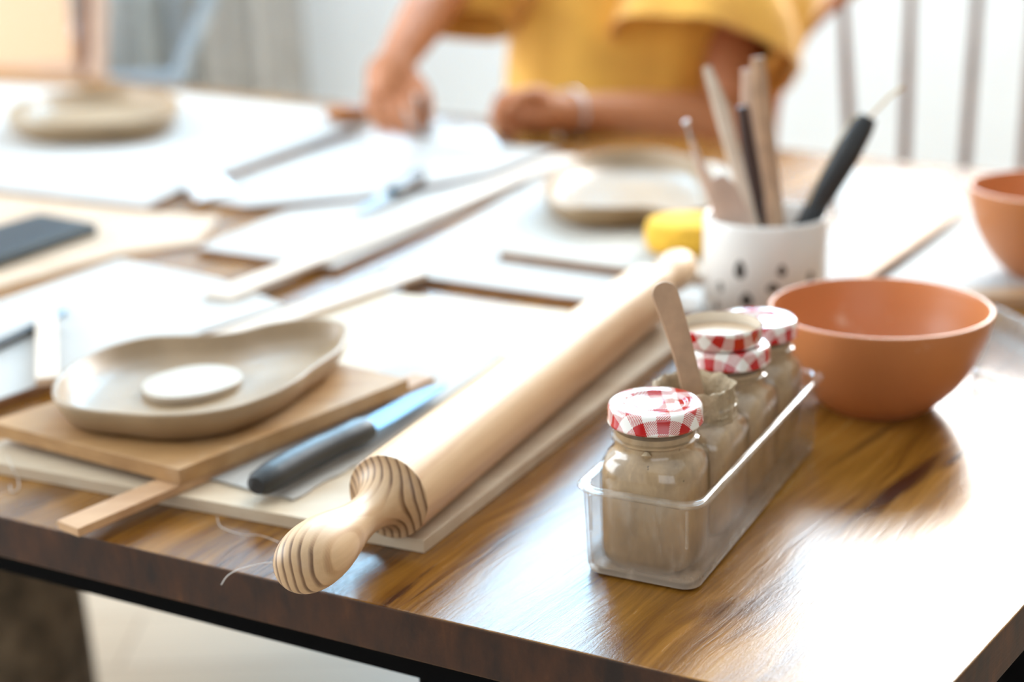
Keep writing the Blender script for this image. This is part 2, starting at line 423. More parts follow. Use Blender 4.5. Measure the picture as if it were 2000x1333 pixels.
wall_with_holes('wall_right', 'x', RIGHTX, FRONTY, BACKY, [], mat='wallgrey')
wall_with_holes('wall_front', 'y', FRONTY, LEFTX, RIGHTX, [(-1.3, 2.1, 0.9, 2.9)], outward=-1, mat='wallgrey')
def window(i, axis, at, u0, u1, w0, w1, bars, d=0.05):
    mb = MB(); f = 0.035
    def bar(a0, a1, b0, b1):
        if axis == 'y': mb.box(((a0+a1)/2, at, (b0+b1)/2), (a1-a0, d, b1-b0))
        else: mb.box((at, (a0+a1)/2, (b0+b1)/2), (d, a1-a0, b1-b0))
    bar(u0, u0+f, w0, w1); bar(u1-f, u1, w0, w1); bar(u0+f, u1-f, w0, w0+f); bar(u0+f, u1-f, w1-f, w1)
    for b in bars: bar(b-.025, b+.025, w0+f, w1-f)
    structure('window_%d' % i, mb, 'white', smooth=0)
window(1, 'y', BACKY+.005-.02, -0.94, 0.52, SILL-.02, HEAD+.02, [])
window(2, 'y', BACKY+.005-.02, 0.64, 2.72, SILL-.02, HEAD+.02, [1.05])
window(3, 'x', LEFTX, 0.4, 3.6, 0.8, 3.0, [1.45, 2.55])
window(4, 'y', FRONTY, -1.3, 2.1, 0.9, 2.9, [0.4])  # frame around the added front fill
structure('baseboard_back', MB().box((0.1, BACKY-.008, 0.06), (6.6, .016, 0.12)), 'white', smooth=0)

# ------------------------------------------------------------------ the table
A2 = lambda px, py, h=0: P(px, py, h)
ft = [Vector(p) for p in (A2(0, 1010), A2(1100, 1268))]
fd = (ft[1]-ft[0]).normalized()
corner = P(1780, 1427)
rd = (P(2000, 1186)-corner).normalized()
far0, far1 = P(350, 168), P(1880, 328); dd = (far1-far0).normalized()
def isect(p, d, q, e):
    den = d.x*e.y-d.y*e.x; s = ((q.x-p.x)*e.y-(q.y-p.y)*e.x)/den; return p+d*s
farR = isect(far0, dd, corner, rd)
frontL = corner - fd*1.75
farL = far0 - dd*0.75
table = thing('dining_table', 'large varnished hardwood table on a black steel frame, filling the view', 'table', (0.0, 1.3, 0.0))
top = obj('tabletop', MB().prism([frontL, corner, farR, farL], T-0.027, T), 'table', table, smooth=0, bevel=0.0012)
# black frame set back under the top
ins = 0.05
ctr = (frontL+corner+farR+farL)/4
def inset(p, d): return p + (ctr-p).normalized()*d
fn = Vector((-fd.y, fd.x, 0)); 
if fn.dot(ctr-corner) < 0: fn = -fn
rn = Vector((-rd.y, rd.x, 0))
if rn.dot(ctr-corner) < 0: rn = -rn
dn = Vector((-dd.y, dd.x, 0))
if dn.dot(ctr-far0) < 0: dn = -dn
ld = (farL-frontL).normalized(); ln = Vector((-ld.y, ld.x, 0))
if ln.dot(ctr-farL) < 0: ln = -ln
def framecorners(k):
    c1 = isect(corner+fn*k, fd, corner+rn*k, rd); c2 = isect(corner+rn*k, rd, far0+dn*k, dd)
    c3 = isect(far0+dn*k, dd, farL+ln*k, ld); c4 = isect(farL+ln*k, ld, corner+fn*k, fd); return [c1, c2, c3, c4]
o_, i_ = framecorners(0.030), framecorners(0.070)
mb = MB(); zb, zt = T-0.027-0.030, T-0.027
ring = lambda pts, z: [Vector((p.x, p.y, z)) for p in pts]
mb.rings([ring(o_, zb), ring(o_, zt), ring(i_, zt), ring(i_, zb), ring(o_, zb)], False, False)
obj('frame', mb, 'black', table, smooth=0)
legpts = [PY(872, 1345, 1)]
c1, c2, c3, c4 = framecorners(0.068)
fl = c1 - fd*0.30
for q in (isect(c1, fd, c1, rd) - fd*0.185, c2 - dd*0.25, c3 + dd*0.3, c4 + fd*0.3):
    q = Vector((q.x, q.y, 0))
    lm = MB(); r = Matrix.Rotation(math.atan2(fd.y, fd.x), 3, 'Z')
    lm.box((q.x, q.y, zb/2), (0.07, 0.04, zb), r)
    obj('leg', lm, 'black', table, smooth=0, bevel=.004)

# ------------------------------------------------------------------ boards, laths and cloth on the table
def poly(px, h): return [P(x, y, h) for x, y in px]
def board(label, px, z1, th, mat, cover=None, name='clay_board', group=None, cat='board', pts=None):
    pts = pts or poly(px, z1)
    c = sum(pts, Vector())/len(pts)
    t = thing(name, label, cat, (c.x, c.y, T+z1-th), group)
    obj('panel', MB().prism(pts, T+z1-th, T+z1-(0.0012 if cover else 0)), mat, t, smooth=0, bevel=.0006)
    if cover:
        obj('canvas_cover', MB().prism([c+(p-c)*0.998 for p in pts], T+z1-0.0012, T+z1), cover, t, smooth=0)
    return t
Lc = P(828, 1056, .008); Lr = P(1372, 634, .008); lu = (Lr-Lc).normalized(); lv = Vector((-lu.y, lu.x, 0))
L0 = P(0, 905, .008); fdir = (L0-Lc).normalized()
Lw = 0.33
Lpts = [Lc, Lr, Lr+fdir*Lw, Lc+fdir*Lw]
board('pale hardboard base under the rolling pin and black-handled knife', None, .008, .008, 'mdf2', pts=Lpts)
board('small brown board carrying the pear-shaped clay dish', [(-22, 824), (350, 918), (798, 740), (470, 668)], .0235, .0098, 'mdf')
board('white canvas-covered board left of the pear-shaped dish', [(-160, 835), (115, 738), (560, 596), (430, 545), (235, 505), (-60, 610), (-240, 700)], .008, .008, 'edge', 'cloth')
board('white canvas board just beyond the rolling pin, at mid table', [(745, 530), (1090, 578), (1400, 616), (1600, 420), (1060, 342), (1010, 372)], .008, .008, 'edge', 'cloth')
board('pale board lying on the mid-table canvas board beneath the oval clay plate', [(975, 490), (1215, 522), (1440, 545), (1540, 400), (1400, 318), (1150, 318)], .0165, .0085, 'edge', 'cloth2')
board('white canvas board between the far knife and the long diagonal lath', [(385, 484), (655, 522), (1000, 368), (985, 345), (740, 392), (560, 412)], .008, .008, 'edge', 'cloth')
board('white board in front of the person, behind the far knife', [(362, 382), (480, 402), (704, 384), (960, 338), (1090, 292), (850, 272), (745, 252)], .008, .008, 'edge', 'cloth')
board('white board at far left under the round clay plate', [(-260, 325), (0, 368), (284, 403), (345, 372), (690, 248), (640, 214), (350, 182), (-260, 150)], .009, .009, 'edge', 'cloth')
board('white board at the right behind the mug of tools', [(1540, 590), (1690, 552), (1868, 410), (1850, 342), (1625, 325), (1640, 425)], .008, .008, 'edge', 'cloth')
board('white sheet of board between the two peach bowls', [(1705, 560), (1880, 427), (1960, 360), (2120, 380), (2120, 560), (1890, 580), (1740, 600)], .006, .006, 'edge', 'cloth')
board('tan panel added for the pale haze on the table under the black phone at left', [(-260, 612), (-10, 562), (225, 497), (385, 474), (425, 425), (290, 413), (0, 380), (-260, 340)], .0035, .0035, 'haze_tan')  # added panel, its tan stands in for haze over the table wood
def lath(label, pa, pb, h1, w, th, mat, name='wooden_lath', group='wooden guide laths', cat='lath', pts=None):
    a, b = (P(*pa, h1), P(*pb, h1)) if pts is None else pts
    d = (b-a).normalized(); s = Vector((-d.y, d.x, 0))*w/2
    o = obj(name, MB().prism([a-s, b-s, b+s, a+s], T+h1-th, T+h1), mat, smooth=0, bevel=.0005)
    return tag(o, label, cat, group)
s0 = (P(110, 1017, .0134)+P(152, 1033, .0134))/2; sdir = (P(798, 740, .0235)-P(350, 918, .0235)).normalized()
sl = (P(326, 943, .0134)-s0).normalized()
lath('flat pale lath sticking out from under the small brown board', None, None, .0133, .0195, .0052, 'laths', pts=(s0, s0+sl*0.30))
lath('long whitish lath lying diagonally across the middle of the table', (425, 576), (1108, 303), .0133, .030, .005, 'lath')
lath('whitish lath lying beyond the pear-shaped dish', (418, 662), (812, 528), .0133, .028, .0052, 'lath')
lath('short white lath laid over a blue-grey tool at left', (92, 738), (90, 612), .020, .016, .006, 'lath')
lath('tan lath between the two peach bowls at right edge', (1895, 572), (2120, 568), .010, .03, .010, 'laths')
lath('thin brown stick along the edge of the white board behind the near bowl', (1672, 548), (1872, 410), .013, .011, .005, 'laths', name='wooden_stick')
# cloth under the knife
sp = poly([(395, 930), (572, 975), (700, 905), (985, 690), (840, 660)], .0095)
def ragged(pts, n=9, amp=.0012):
    out = []
    for i in range(len(pts)):
        a, b = pts[i], pts[(i+1) % len(pts)]
        for k in range(n): out.append(a.lerp(b, k/n)+Vector((random.uniform(-amp, amp), random.uniform(-amp, amp), 0)))
    return out
tag(obj('canvas_cloth', MB().prism(ragged(sp), T+.0082, T+.0096), 'cloth', smooth=0), 'thin off-white canvas sheet with frayed edge under the near knife', 'cloth')

# ------------------------------------------------------------------ rolling pin
p0 = P(757, 972, .0320); p1 = P(1262, 575, .0320)
pl = (p1-p0).length; pd = (p1-p0).normalized()
pin = thing('rolling_pin', 'large pale pine rolling pin with turned handles lying on boards', 'rolling pin', p0)
pin.rotation_euler = (0, 0, math.atan2(pd.y, pd.x))
R0 = 0.0238
obj('barrel', MB().lathex([(0, R0-.0005), (.0005, R0), (pl-.0005, R0), (pl, R0-.0005)], 96), 'pine', pin, local=True, smooth=30)
HP_ = [(0, .0231), (-.0004, .0215), (-.0012, .0195), (-.0030, .0170), (-.0065, .0145), (-.011, .0126), (-.018, .0110), (-.026, .0104), (-.034, .0108), (-.044, .0124), (-.054, .0146), (-.064, .0163), (-.073, .0169), (-.081, .0165), (-.088, .0150), (-.093, .0128), (-.0965, .0100), (-.0985, .0066), (-.0992, .003)]
def smoothprof(pr, n=4):
    q = spline([Vector((a, b, 0)) for a, b in pr], n, False); return [(v.x, v.y) for v in q]
hp = [(a*0.98, b) for a, b in smoothprof(HP_)]
obj('handle', MB().lathex(hp, 64), 'pine', pin, local=True, smooth=60)
obj('handle', MB().lathex([(pl-a, b) for a, b in hp], 64), 'pine', pin, local=True, smooth=60)

# ------------------------------------------------------------------ plastic box with the jars
FR = P(1372, 990, .05); BR = P(1612, 728, .05)
cu = (BR-FR).normalized(); cv = Vector((cu.y, -cu.x, 0))     # long axis, to the right
CL = (BR-FR).length + .006; CW = 0.070
cc = FR + cu*CL/2 - cv*CW/2 - cu*.002; cc.z = T
def rrect(hl, hw, r, z, n=7):
    out = []
    for (sx, sy, a0) in ((1, 1, 0), (-1, 1, 90), (-1, -1, 180), (1, -1, 270)):
        for k in range(n):
            a = math.radians(a0+90*k/(n-1))
            out.append(Vector((sx*(hl-r)+r*math.cos(a), sy*(hw-r)+r*math.sin(a), z)))
    return out
ang = math.atan2(cu.y, cu.x)
box = thing('plastic_organizer', 'clear plastic organizer box holding four jars of clay slip', 'organizer', cc)
box.rotation_euler = (0, 0, ang)
hl, hw = CL/2, CW/2
w_ = .0016; bot = MB()
taper = .0035
bot.rings([rrect(hl-taper-.005, hw-taper-.005, .006, .0), rrect(hl-taper-.001, hw-taper-.001, .009, .0015), rrect(hl-taper, hw-taper, .010, .005), rrect(hl-.0022, hw-.0022, .011, .0478),
           rrect(hl-.0022-w_, hw-.0022-w_, .010, .0478), rrect(hl-taper-w_, hw-taper-w_, .009, .005), rrect(hl-taper-.004, hw-taper-.004, .006, .0026)])
obj('bin', bot, 'plastic', box, local=True, smooth=50)
obj('clay_residue', MB().rings([rrect(hl-taper-.008, hw-taper-.008, .006, .0019), rrect(hl-taper-.004, hw-taper-.004, .008, .0029)]), 'cream', box, local=True, smooth=0, label='thin film of dried clay on the bottom')
rim = MB(); prof = [(-.0036, .0476), (-.0036, .0492), (-.002, .0502), (0, .0502), (.0014, .0492), (.0014, .0478), (.0006, .0468), (-.002, .0472)]
rim.rings([rrect(hl+a-.001, hw+a-.001, .012, z) for a, z in prof]+[rrect(hl+prof[0][0]-.001, hw+prof[0][0]-.001, .012, prof[0][1])], False, False)
obj('rim', rim, 'plastic', box, local=True, smooth=60)
for (x, y) in ((-hl-.0002, hw-.010), (-hl-.0002, -hw+.008)):     # small moulded ribs on the near end
    obj('rib', MB().box((x+.0022, y, .036), (.0016, .0012, .020)), 'plastic', box, local=True, smooth=0)

def sq(r, n, z, seg=56, rot=0.0):
    out = []
    for j in range(seg):
        a = 2*math.pi*j/seg; c, s_ = math.cos(a), math.sin(a)
        k = (abs(c)**n + abs(s_)**n)**(-1/n)
        out.append(Vector((r*k*c, r*k*s_, z)))
    return out
def jar_body(n, off=0.0, topz=.0765, cap=False, fill=None):
    rr = lambda r: r-off
    L_ = [(.019, 2.2, .0014+off), (.0235, n*.8, .0006+off), (.0256, n, .0035+off), (.0262, n, .009), (.0264, n, .030), (.0262, n, .0510), (.0254, n*.85+.3, .0560), (.0238, 2.6, .0598), (.0222, 2.1, .0618), (.0216, 2, .0640), (.0216, 2, .0672), (.0226, 2, .0680), (.0226, 2, .0690), (.0214, 2, .0698), (.0212, 2, .0735), (.0212, 2, topz-.001), (.0206, 2, topz)]
    if fill: L_ = [q for q in L_ if q[2] <= fill] + [(.0214, 2, fill)]
    return [sq(rr(r), nn, z) for r, nn, z in L_]
def lid_mesh(name, flip=False):
    R = .0242
    prof = [(.0002, .0100), (.0100, .0100), (.0106, .0099), (.0116, .0094), (.0122, .0093), (.0146, .0093), (.0152, .0094), (.0162, .0105), (.0168, .0106), (.0216, .0106), (.0226, .0104), (.0236, .0096), (.0242, .0080), (.0242, .0022), (.0246, .0014), (.0246, .0006), (.0240, .0)]
    prof_in = [(.0234, .0), (.0234, .0085), (.0002, .0086)]
    me = MB().lathe(prof, seg=72, cap0=True, cap1=False).mesh(name)
    uv = me.uv_layers.new(name='UVMap')
    for p in me.polygons:
        for li in p.loop_indices:
            v = me.vertices[me.loops[li].vertex_index].co; r = math.hypot(v.x, v.y); re = r if r < .0236 else .0242 + (.0094-v.z)*1.0
            k = re/max(r, 1e-6); uv.data[li].uv = (v.x*k, v.y*k)
    inn = MB().lathe(prof_in, seg=72, cap0=False, cap1=True).mesh(name+'_lining')
    return me, inn
LIDM, LIDI = lid_mesh('lid')
def make_lid(parent, z=0.0, asthing=None, rot=0.0):
    lid = obj('lid', LIDM.copy(), 'gingham', parent, local=True, smooth=50); lid.location = (0, 0, z); lid.rotation_euler = (0, 0, rot)
    li = obj('lining', LIDI.copy(), 'lidin', lid, local=True, smooth=50)
    return lid
def make_jar(i, pos, label, n, lid=True, rot=0.0, tilt=0.0):
    j = thing('glass_jar', label, 'jar', pos, 'jars of clay slip in the organizer box'); j.rotation_euler = (0, 0, ang+rot)
    outer = jar_body(n); inner = list(reversed(jar_body(n, .0009)))
    obj('glass', MB().rings(outer+inner), 'glass', j, local=True, smooth=50)
    if lid:
        obj('clay_slip', MB().rings(jar_body(n, .0011, fill=.0725)), 'slip', j, local=True, smooth=50)
        make_lid(j, .0762, rot=0.5+i*1.3)
    else:
        body = jar_body(n, .0011, fill=.0625)
        obj('clay_slip', MB().rings(body), 'slip', j, local=True, smooth=50)
    return j
S0, SP = 0.0316, 0.0529
front_c = cc - cu*CL/2
jp = [front_c + cu*(S0+SP*k) for k in range(4)]
for q in jp: q.z = T+.0030
jp[0] = jp[0] - cv*.0015
J1 = make_jar(0, jp[0], 'foremost jar of grey-brown slip, closed with a red gingham lid', 3.0)
J2 = make_jar(1, jp[1], 'open clay-crusted jar holding an upright wooden stick', 5.0, lid=False)
J3 = make_jar(2, jp[2], 'closed gingham-lidded jar carrying an upturned lid', 5.0)
J4 = make_jar(3, jp[3], 'rearmost jar, its lid gleaming white, next to the near peach bowl', 3.0)
# crust over the neck and lip of the open jar
def crust():
    mb = MB(); rings = []; seg = 90
    prof = [(.0222, .0606), (.0228, .0625), (.0218, .0640), (.0226, .0655), (.0218, .0668), (.0224, .0690), (.0217, .0705), (.0219, .0730), (.0216, .0760), (.0220, .0785), (.0212, .0796), (.0200, .0790), (.0190, .0760), (.0186, .0700), (.0180, .0640)]
    for k, (r, z) in enumerate(prof):
        rg = []
        for j in range(seg):
            a = 2*math.pi*j/seg
            nn = noise.noise(Vector((math.cos(a)*3.2, math.sin(a)*3.2, z*240)))*.0016 + noise.noise(Vector((math.cos(a)*9, math.sin(a)*9, z*600)))*.0010
            zz = noise.noise(Vector((math.cos(a)*4+7, math.sin(a)*4, k*.35)))*.0016
            rg.append(Vector(((r+nn)*math.cos(a), (r+nn)*math.sin(a), z+zz)))
        rings.append(rg)
    return mb.rings(rings, False, False)
obj('clay_crust', crust(), 'crust', J2, local=True, smooth=80)
def drip(j, a0, z0, ln, r=.0265, w0=.0022):
    pts = [Vector(((r+.0003)*math.cos(a0), (r+.0003)*math.sin(a0), z0-ln*t)) for t in (0, .2, .45, .7, .9, 1)]
    return MB().tube(pts, [w0*.5, w0, w0*.75, w0*.8, w0*1.1, w0*.3], 10, flat=1, upv=(math.cos(a0), math.sin(a0), 0))
# one dried drip down the glass of the open jar and one below the first lid
vdir = math.atan2(-cv.y*0-1, 0.2) - ang
dd2 = MB().tube([Vector((-.0262, -.0150, .056)), Vector((-.0266, -.0150, .052)), Vector((-.0268, -.0152, .047)), Vector((-.0268, -.0148, .042)), Vector((-.0266, -.0147, .039))], [.0008, .0026, .0014, .0022, .0008], 10)
obj('dried_drip', dd2, 'crust', J2, local=True, smooth=60)
d3 = MB().tube([Vector((-.0212, -.0040, .0672)), Vector((-.0222, -.0042, .0655)), Vector((-.0226, -.0044, .0640))], [.0010, .0028, .0006], 10)
obj('dried_drip', d3, 'crust', J1, local=True, smooth=60)
# upturned lid resting on the third jar
ul = thing('jar_lid', 'upturned gingham jar lid with cream residue, resting on another jar', 'lid', jp[2]+Vector((-.0045, .001, .0762+.0109+.0108)))
ul.rotation_euler = (math.pi, 0.0, 0.3)
ll = obj('cap', LIDM.copy(), 'gingham', ul, local=True, smooth=50); 
li = obj('lining', LIDI.copy(), 'lidin', ul, local=True, smooth=50)
ul.location.z = jp[2].z + .0762 + .0109 + .0001
ul.location.z += .0108
obj('residue', MB().lathe([(.0002, .0085), (.0228, .0085), (.0228, .0062), (.0002, .0066)], seg=48, cap0=True, cap1=True), 'cream', ul, local=True, smooth=40)
for o in (ll, li): pass

# craft stick in the open jar
def craft_stick():
    bmid = jp[1]
    Yr = bmid.y
    b = PY(1352, 795, Yr+.004); t = PY(1287, 552, Yr+.012)
    d = (t-b); b = b - d*0.30
    up = d.normalized(); toward = (EYE-t).normalized(); side = up.cross(toward).normalized()
    side = (side*math.cos(.30) + up.cross(side)*math.sin(.30)).normalized(); nrm = side.cross(up).normalized()
    L = (t-b).length; W = .0072; th = .0011
    rings = []
    N = 40
    for i in range(N+1):
        s = 1-(1-i/N)**1.7; c = b + up*L*s + side*(.0022*math.sin(s*3.0)) + nrm*.003*math.sin(s*2.2)
        hw_ = W*(0.92+0.10*math.cos(s*5.5+.6))
        e = (1-s)*L
        if e < W: hw_ = min(hw_, math.sqrt(max(0, W*W-(W-e)**2))*0.98+.0004)
        rg = []
        for (a, k) in ((-1, -.6), (-.92, -1), (.92, -1), (1, -.6), (1, .6), (.92, 1), (-.92, 1), (-1, .6)):
            rg.append(c + side*hw_*a + nrm*th*k)
        rings.append(rg)
    o = obj('craft_stick', MB().rings(rings), 'stick', smooth=35)
    return tag(o, 'wooden stirring stick standing in the open clay-crusted jar', 'stick')
craft_stick()

# ------------------------------------------------------------------ bowls
def bowl_mesh():
    out = [(.0002, .0), (.030, .0), (.0325, .0006), (.041, .006), (.0515, .0165), (.0605, .030), (.0675, .046), (.0712, .060), (.0722, .0655), (.0726, .0672), (.0722, .0684), (.0708, .0688), (.0696, .0682), (.0688, .0650), (.0680, .060), (.0645, .046), (.0575, .031), (.049, .0185), (.0395, .0095), (.028, .0045), (.0002, .0035)]
    return MB().lathe([(a, b) for a, b in smoothprof(out, 3)], seg=96)
bb = P(1710, 789); 
bowl = obj('bowl', bowl_mesh(), 'terra', smooth=60); bowl.location = bb
tag(bowl, 'near peach bowl beside the clear box of jars', 'bowl', 'peach bowls')
bowl2 = bowl.copy(); COL.objects.link(bowl2); b2 = P(2052, 535, .0062); bowl2.location = b2; bowl2.scale = (1.0, 1.0, 1.12)
tag(bowl2, 'farther peach bowl, partly cut by the right edge of the photo', 'bowl', 'peach bowls')

# ------------------------------------------------------------------ mug with tools
mc = P(1492, 598, .008); mugR = .0492; mugH = .0765
mug = thing('mug', 'white mug with black petal marks holding clay tools', 'mug', mc)
def m_mug():
    t = NT('printed_ceramic'); b = t.b; o = t.co(); x, y, z = t.sep(o)
    a = t.math('ARCTAN2', y, x); tot = None
    marks = [(1445, 527, .0052, .0085), (1527, 529, .0040, .0055), (1458, 586, .0055, .0065), (1510, 563, .0058, .0042), (1583, 541, .0035, .0050), (1406, 560, .0035, .005), (1400, 598, .0035, .0045)]
    for px, py, wa, ha in marks:
        d = ray(px, py); o_ = EYE-mc; A = d.x**2+d.y**2; B = o_.x*d.x+o_.y*d.y; C_ = o_.x**2+o_.y**2-mugR**2
        s = (-B-math.sqrt(max(0, B*B-A*C_)))/A; h = o_+d*s; aa = math.atan2(h.y, h.x)
        du = t.math('DIVIDE', t.math('SUBTRACT', a, aa), wa/mugR); dv = t.math('DIVIDE', t.math('SUBTRACT', z, h.z), ha)
        wid = t.math('ADD', 1.0, t.math('MULTIPLY', dv, -0.35))
        dd_ = t.math('SQRT', t.math('ADD', t.math('POWER', t.math('ABSOLUTE', t.math('DIVIDE', du, wid)), 2), t.math('POWER', t.math('ABSOLUTE', dv), 2)))
        q = t.rng(dd_, .75, .95, 1, 0); tot = q if tot is None else t.math('MAXIMUM', tot, q)
        hole = t.rng(dd_, .18, .28, 1, 0); tot = t.math('MULTIPLY', tot, t.math('SUBTRACT', 1, t.math('MULTIPLY', hole, .7)))
    c = t.mix(tot, lin(232, 230, 226), lin(26, 28, 30)); t.l(c, b.inputs['Base Color']); b.inputs['Roughness'].default_value = .18
    return t.m
M['ceramic'] = m_mug()
mp_ = [(.0002, .0), (mugR-.006, .0), (mugR-.002, .0012), (mugR, .005), (mugR, mugH-.003), (mugR-.0008, mugH-.0006), (mugR-.002, mugH), (mugR-.0035, mugH-.0008), (mugR-.004, mugH-.004), (mugR-.004, .006), (mugR-.010, .004), (.0002, .004)]
obj('body', MB().lathe(mp_, seg=80), 'ceramic', mug, local=True, smooth=50)
Ym = mc.y
def insert(name, pts, rad, mat, label, flat=1.0, cat='clay tool', parent=None, upv=None, seg=12, group='clay tools in the mug'):
    o = obj(name, MB().tube(pts, rad, seg, flat, upv), mat, parent, smooth=60)
    if parent is None: tag(o, label, cat, group)
    return o
mb_ = lambda dx, dy: mc + Vector((dx, dy, .006))
tw = (EYE-mc).normalized()
# needle tool with a ball tip
t1 = thing('ball_stylus', 'thin stylus with a metal ball tip, leftmost tool in the mug', 'clay tool', mb_(-.02, .0), 'clay tools in the mug')
a, b_ = PY(1396, 400, Ym-.01), PY(1350, 275, Ym-.01)
insert('handle', [mb_(-.018, -.004), a, a.lerp(b_, .6), b_], [.0035, .0038, .0036, .0018], 'pink', '', parent=t1)
tip = PY(1340, 240, Ym-.01)
insert('metal_tip', [b_, tip], [.0016, .0008], 'steel', '', parent=t1)
obj('ball', MB().ball(tip, .0027), 'steel', t1, smooth=60)
insert('modelling_tool', [mb_(.012, .004), PY(1462, 430, Ym+.002), PY(1440, 330, Ym+.004), PY(1408, 210, Ym+.008), PY(1380, 130, Ym+.012)], [.006, .0066, .0058, .0062, .0034], 'lath', 'tall pale wooden modelling tool leaning left in the mug', .4, upv=tw)
insert('modelling_tool', [mb_(.016, -.008), PY(1518, 440, Ym), PY(1500, 300, Ym), PY(1485, 180, Ym), PY(1480, 112, Ym)], [.006, .0066, .0068, .0072, .0052], 'stick', 'tallest upright wooden modelling tool, rounded at the top, in the mug', .4, upv=tw)
insert('modelling_tool', [mb_(.0, .022), PY(1490, 430, Ym+.03), PY(1478, 300, Ym+.03), PY(1462, 190, Ym+.03), PY(1458, 135, Ym+.03)], [.005, .0055, .0055, .006, .004], 'pink', 'pale wooden tool standing just behind the tallest one in the mug', .4, upv=tw)
insert('modelling_tool', [mb_(.0, .018), PY(1478, 380, Ym+.018), PY(1462, 290, Ym+.018), PY(1450, 208, Ym+.018)], [.006, .0062, .0060, .0048], 'darkbrown', 'dark brown handled tool between the pale tools in the mug', .8, upv=tw)
insert('wooden_rib', [mb_(-.01, -.012), PY(1440, 435, Ym-.018), PY(1412, 375, Ym-.018), PY(1400, 345, Ym-.018)], [.010, .012, .0115, .006], 'pink', 'short flat pinkish wooden rib at left inside the mug', .18, upv=tw)
lt = thing('loop_tool', 'black-handled trimming loop tool leaning right in the mug', 'clay tool', mb_(.02, 0), 'clay tools in the mug')
insert('handle', [mb_(.026, .0), PY(1572, 440, Ym), PY(1612, 370, Ym), PY(1655, 300, Ym), PY(1685, 248, Ym), PY(1697, 228, Ym)], [.0065, .0085, .0105, .0108, .0092, .0068], 'blackp', '', parent=lt)
insert('wire_loop', [PY(1694, 234, Ym), PY(1715, 212, Ym), PY(1738, 188, Ym), PY(1764, 170, Ym)], [.0012]*4, 'brass', '', parent=lt)
insert('wire_loop', [PY(1690, 226, Ym), PY(1668, 228, Ym-.004), PY(1645, 262, Ym-.008), PY(1600, 345, Ym-.012), PY(1575, 400, Ym-.014)], [.0007]*5, 'brass', '', parent=lt)

# ------------------------------------------------------------------ sponge
sg = P(1340, 486, .0165)
s_ = obj('sponge', MB().lathe(smoothprof([(.0002, .0), (.030, .0), (.036, .004), (.038, .014), (.036, .024), (.030, .028), (.0002, .029)], 3), seg=40), 'sponge', smooth=60); s_.location = sg
tag(s_, 'round yellow sponge behind the far end of the rolling pin', 'sponge')

# ------------------------------------------------------------------ knives
def knife(label, h0, h1, tip, z, blade='steel'):
    a = P(*h0, z); b = P(*h1, z); c = P(*tip, z-.004); d = (b-a).normalized(); s = Vector((-d.y, d.x, 0))
    k = thing('knife', label, 'knife', (a.x, a.y, T+z-.010), 'black-handled knives')
    L = (b-a).length
    pts = [a+d*L*t + s*o_ for t, o_ in ((0, -.0030), (.05, -.0026), (.16, -.001), (.35, .0006), (.55, .0010), (.75, .0003), (.92, -.0006), (1, -.0006))]
    obj('handle', MB().tube(pts, [.0062, .0092, .0104, .0106, .0104, .0098, .0106, .0092], 20, .82, (0, 0, 1)), 'blackp', k, smooth=60)
    d2 = (c-b).normalized(); s2 = Vector((-d2.y, d2.x, 0)); BL = (c-b).length
    out = [(-.012, .0055), (0, .0092), (.3*BL, .0090), (.7*BL, .0078), (.9*BL, .0048), (BL, -.004), (.9*BL, -.0068), (.5*BL, -.0088), (.02, -.0098), (.002, -.0094), (0, -.0060), (-.012, -.0050)]
    n = Vector((0, 0, 1)); n = (n + s2*0.10).normalized(); sb = d2.cross(n)*-1
    lo = [b+d2*u+s2*v for u, v in out]
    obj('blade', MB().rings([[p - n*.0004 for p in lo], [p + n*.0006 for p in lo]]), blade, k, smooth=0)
    return k
knife('black-handled kitchen knife lying between the brown board and rolling pin', (492, 948), (712, 838), (862, 752), .0202, 'blade_reflection')
knife('smaller dark-handled knife on the far boards, pointing toward the lower left', (826, 340), (768, 376), (700, 416), .018)
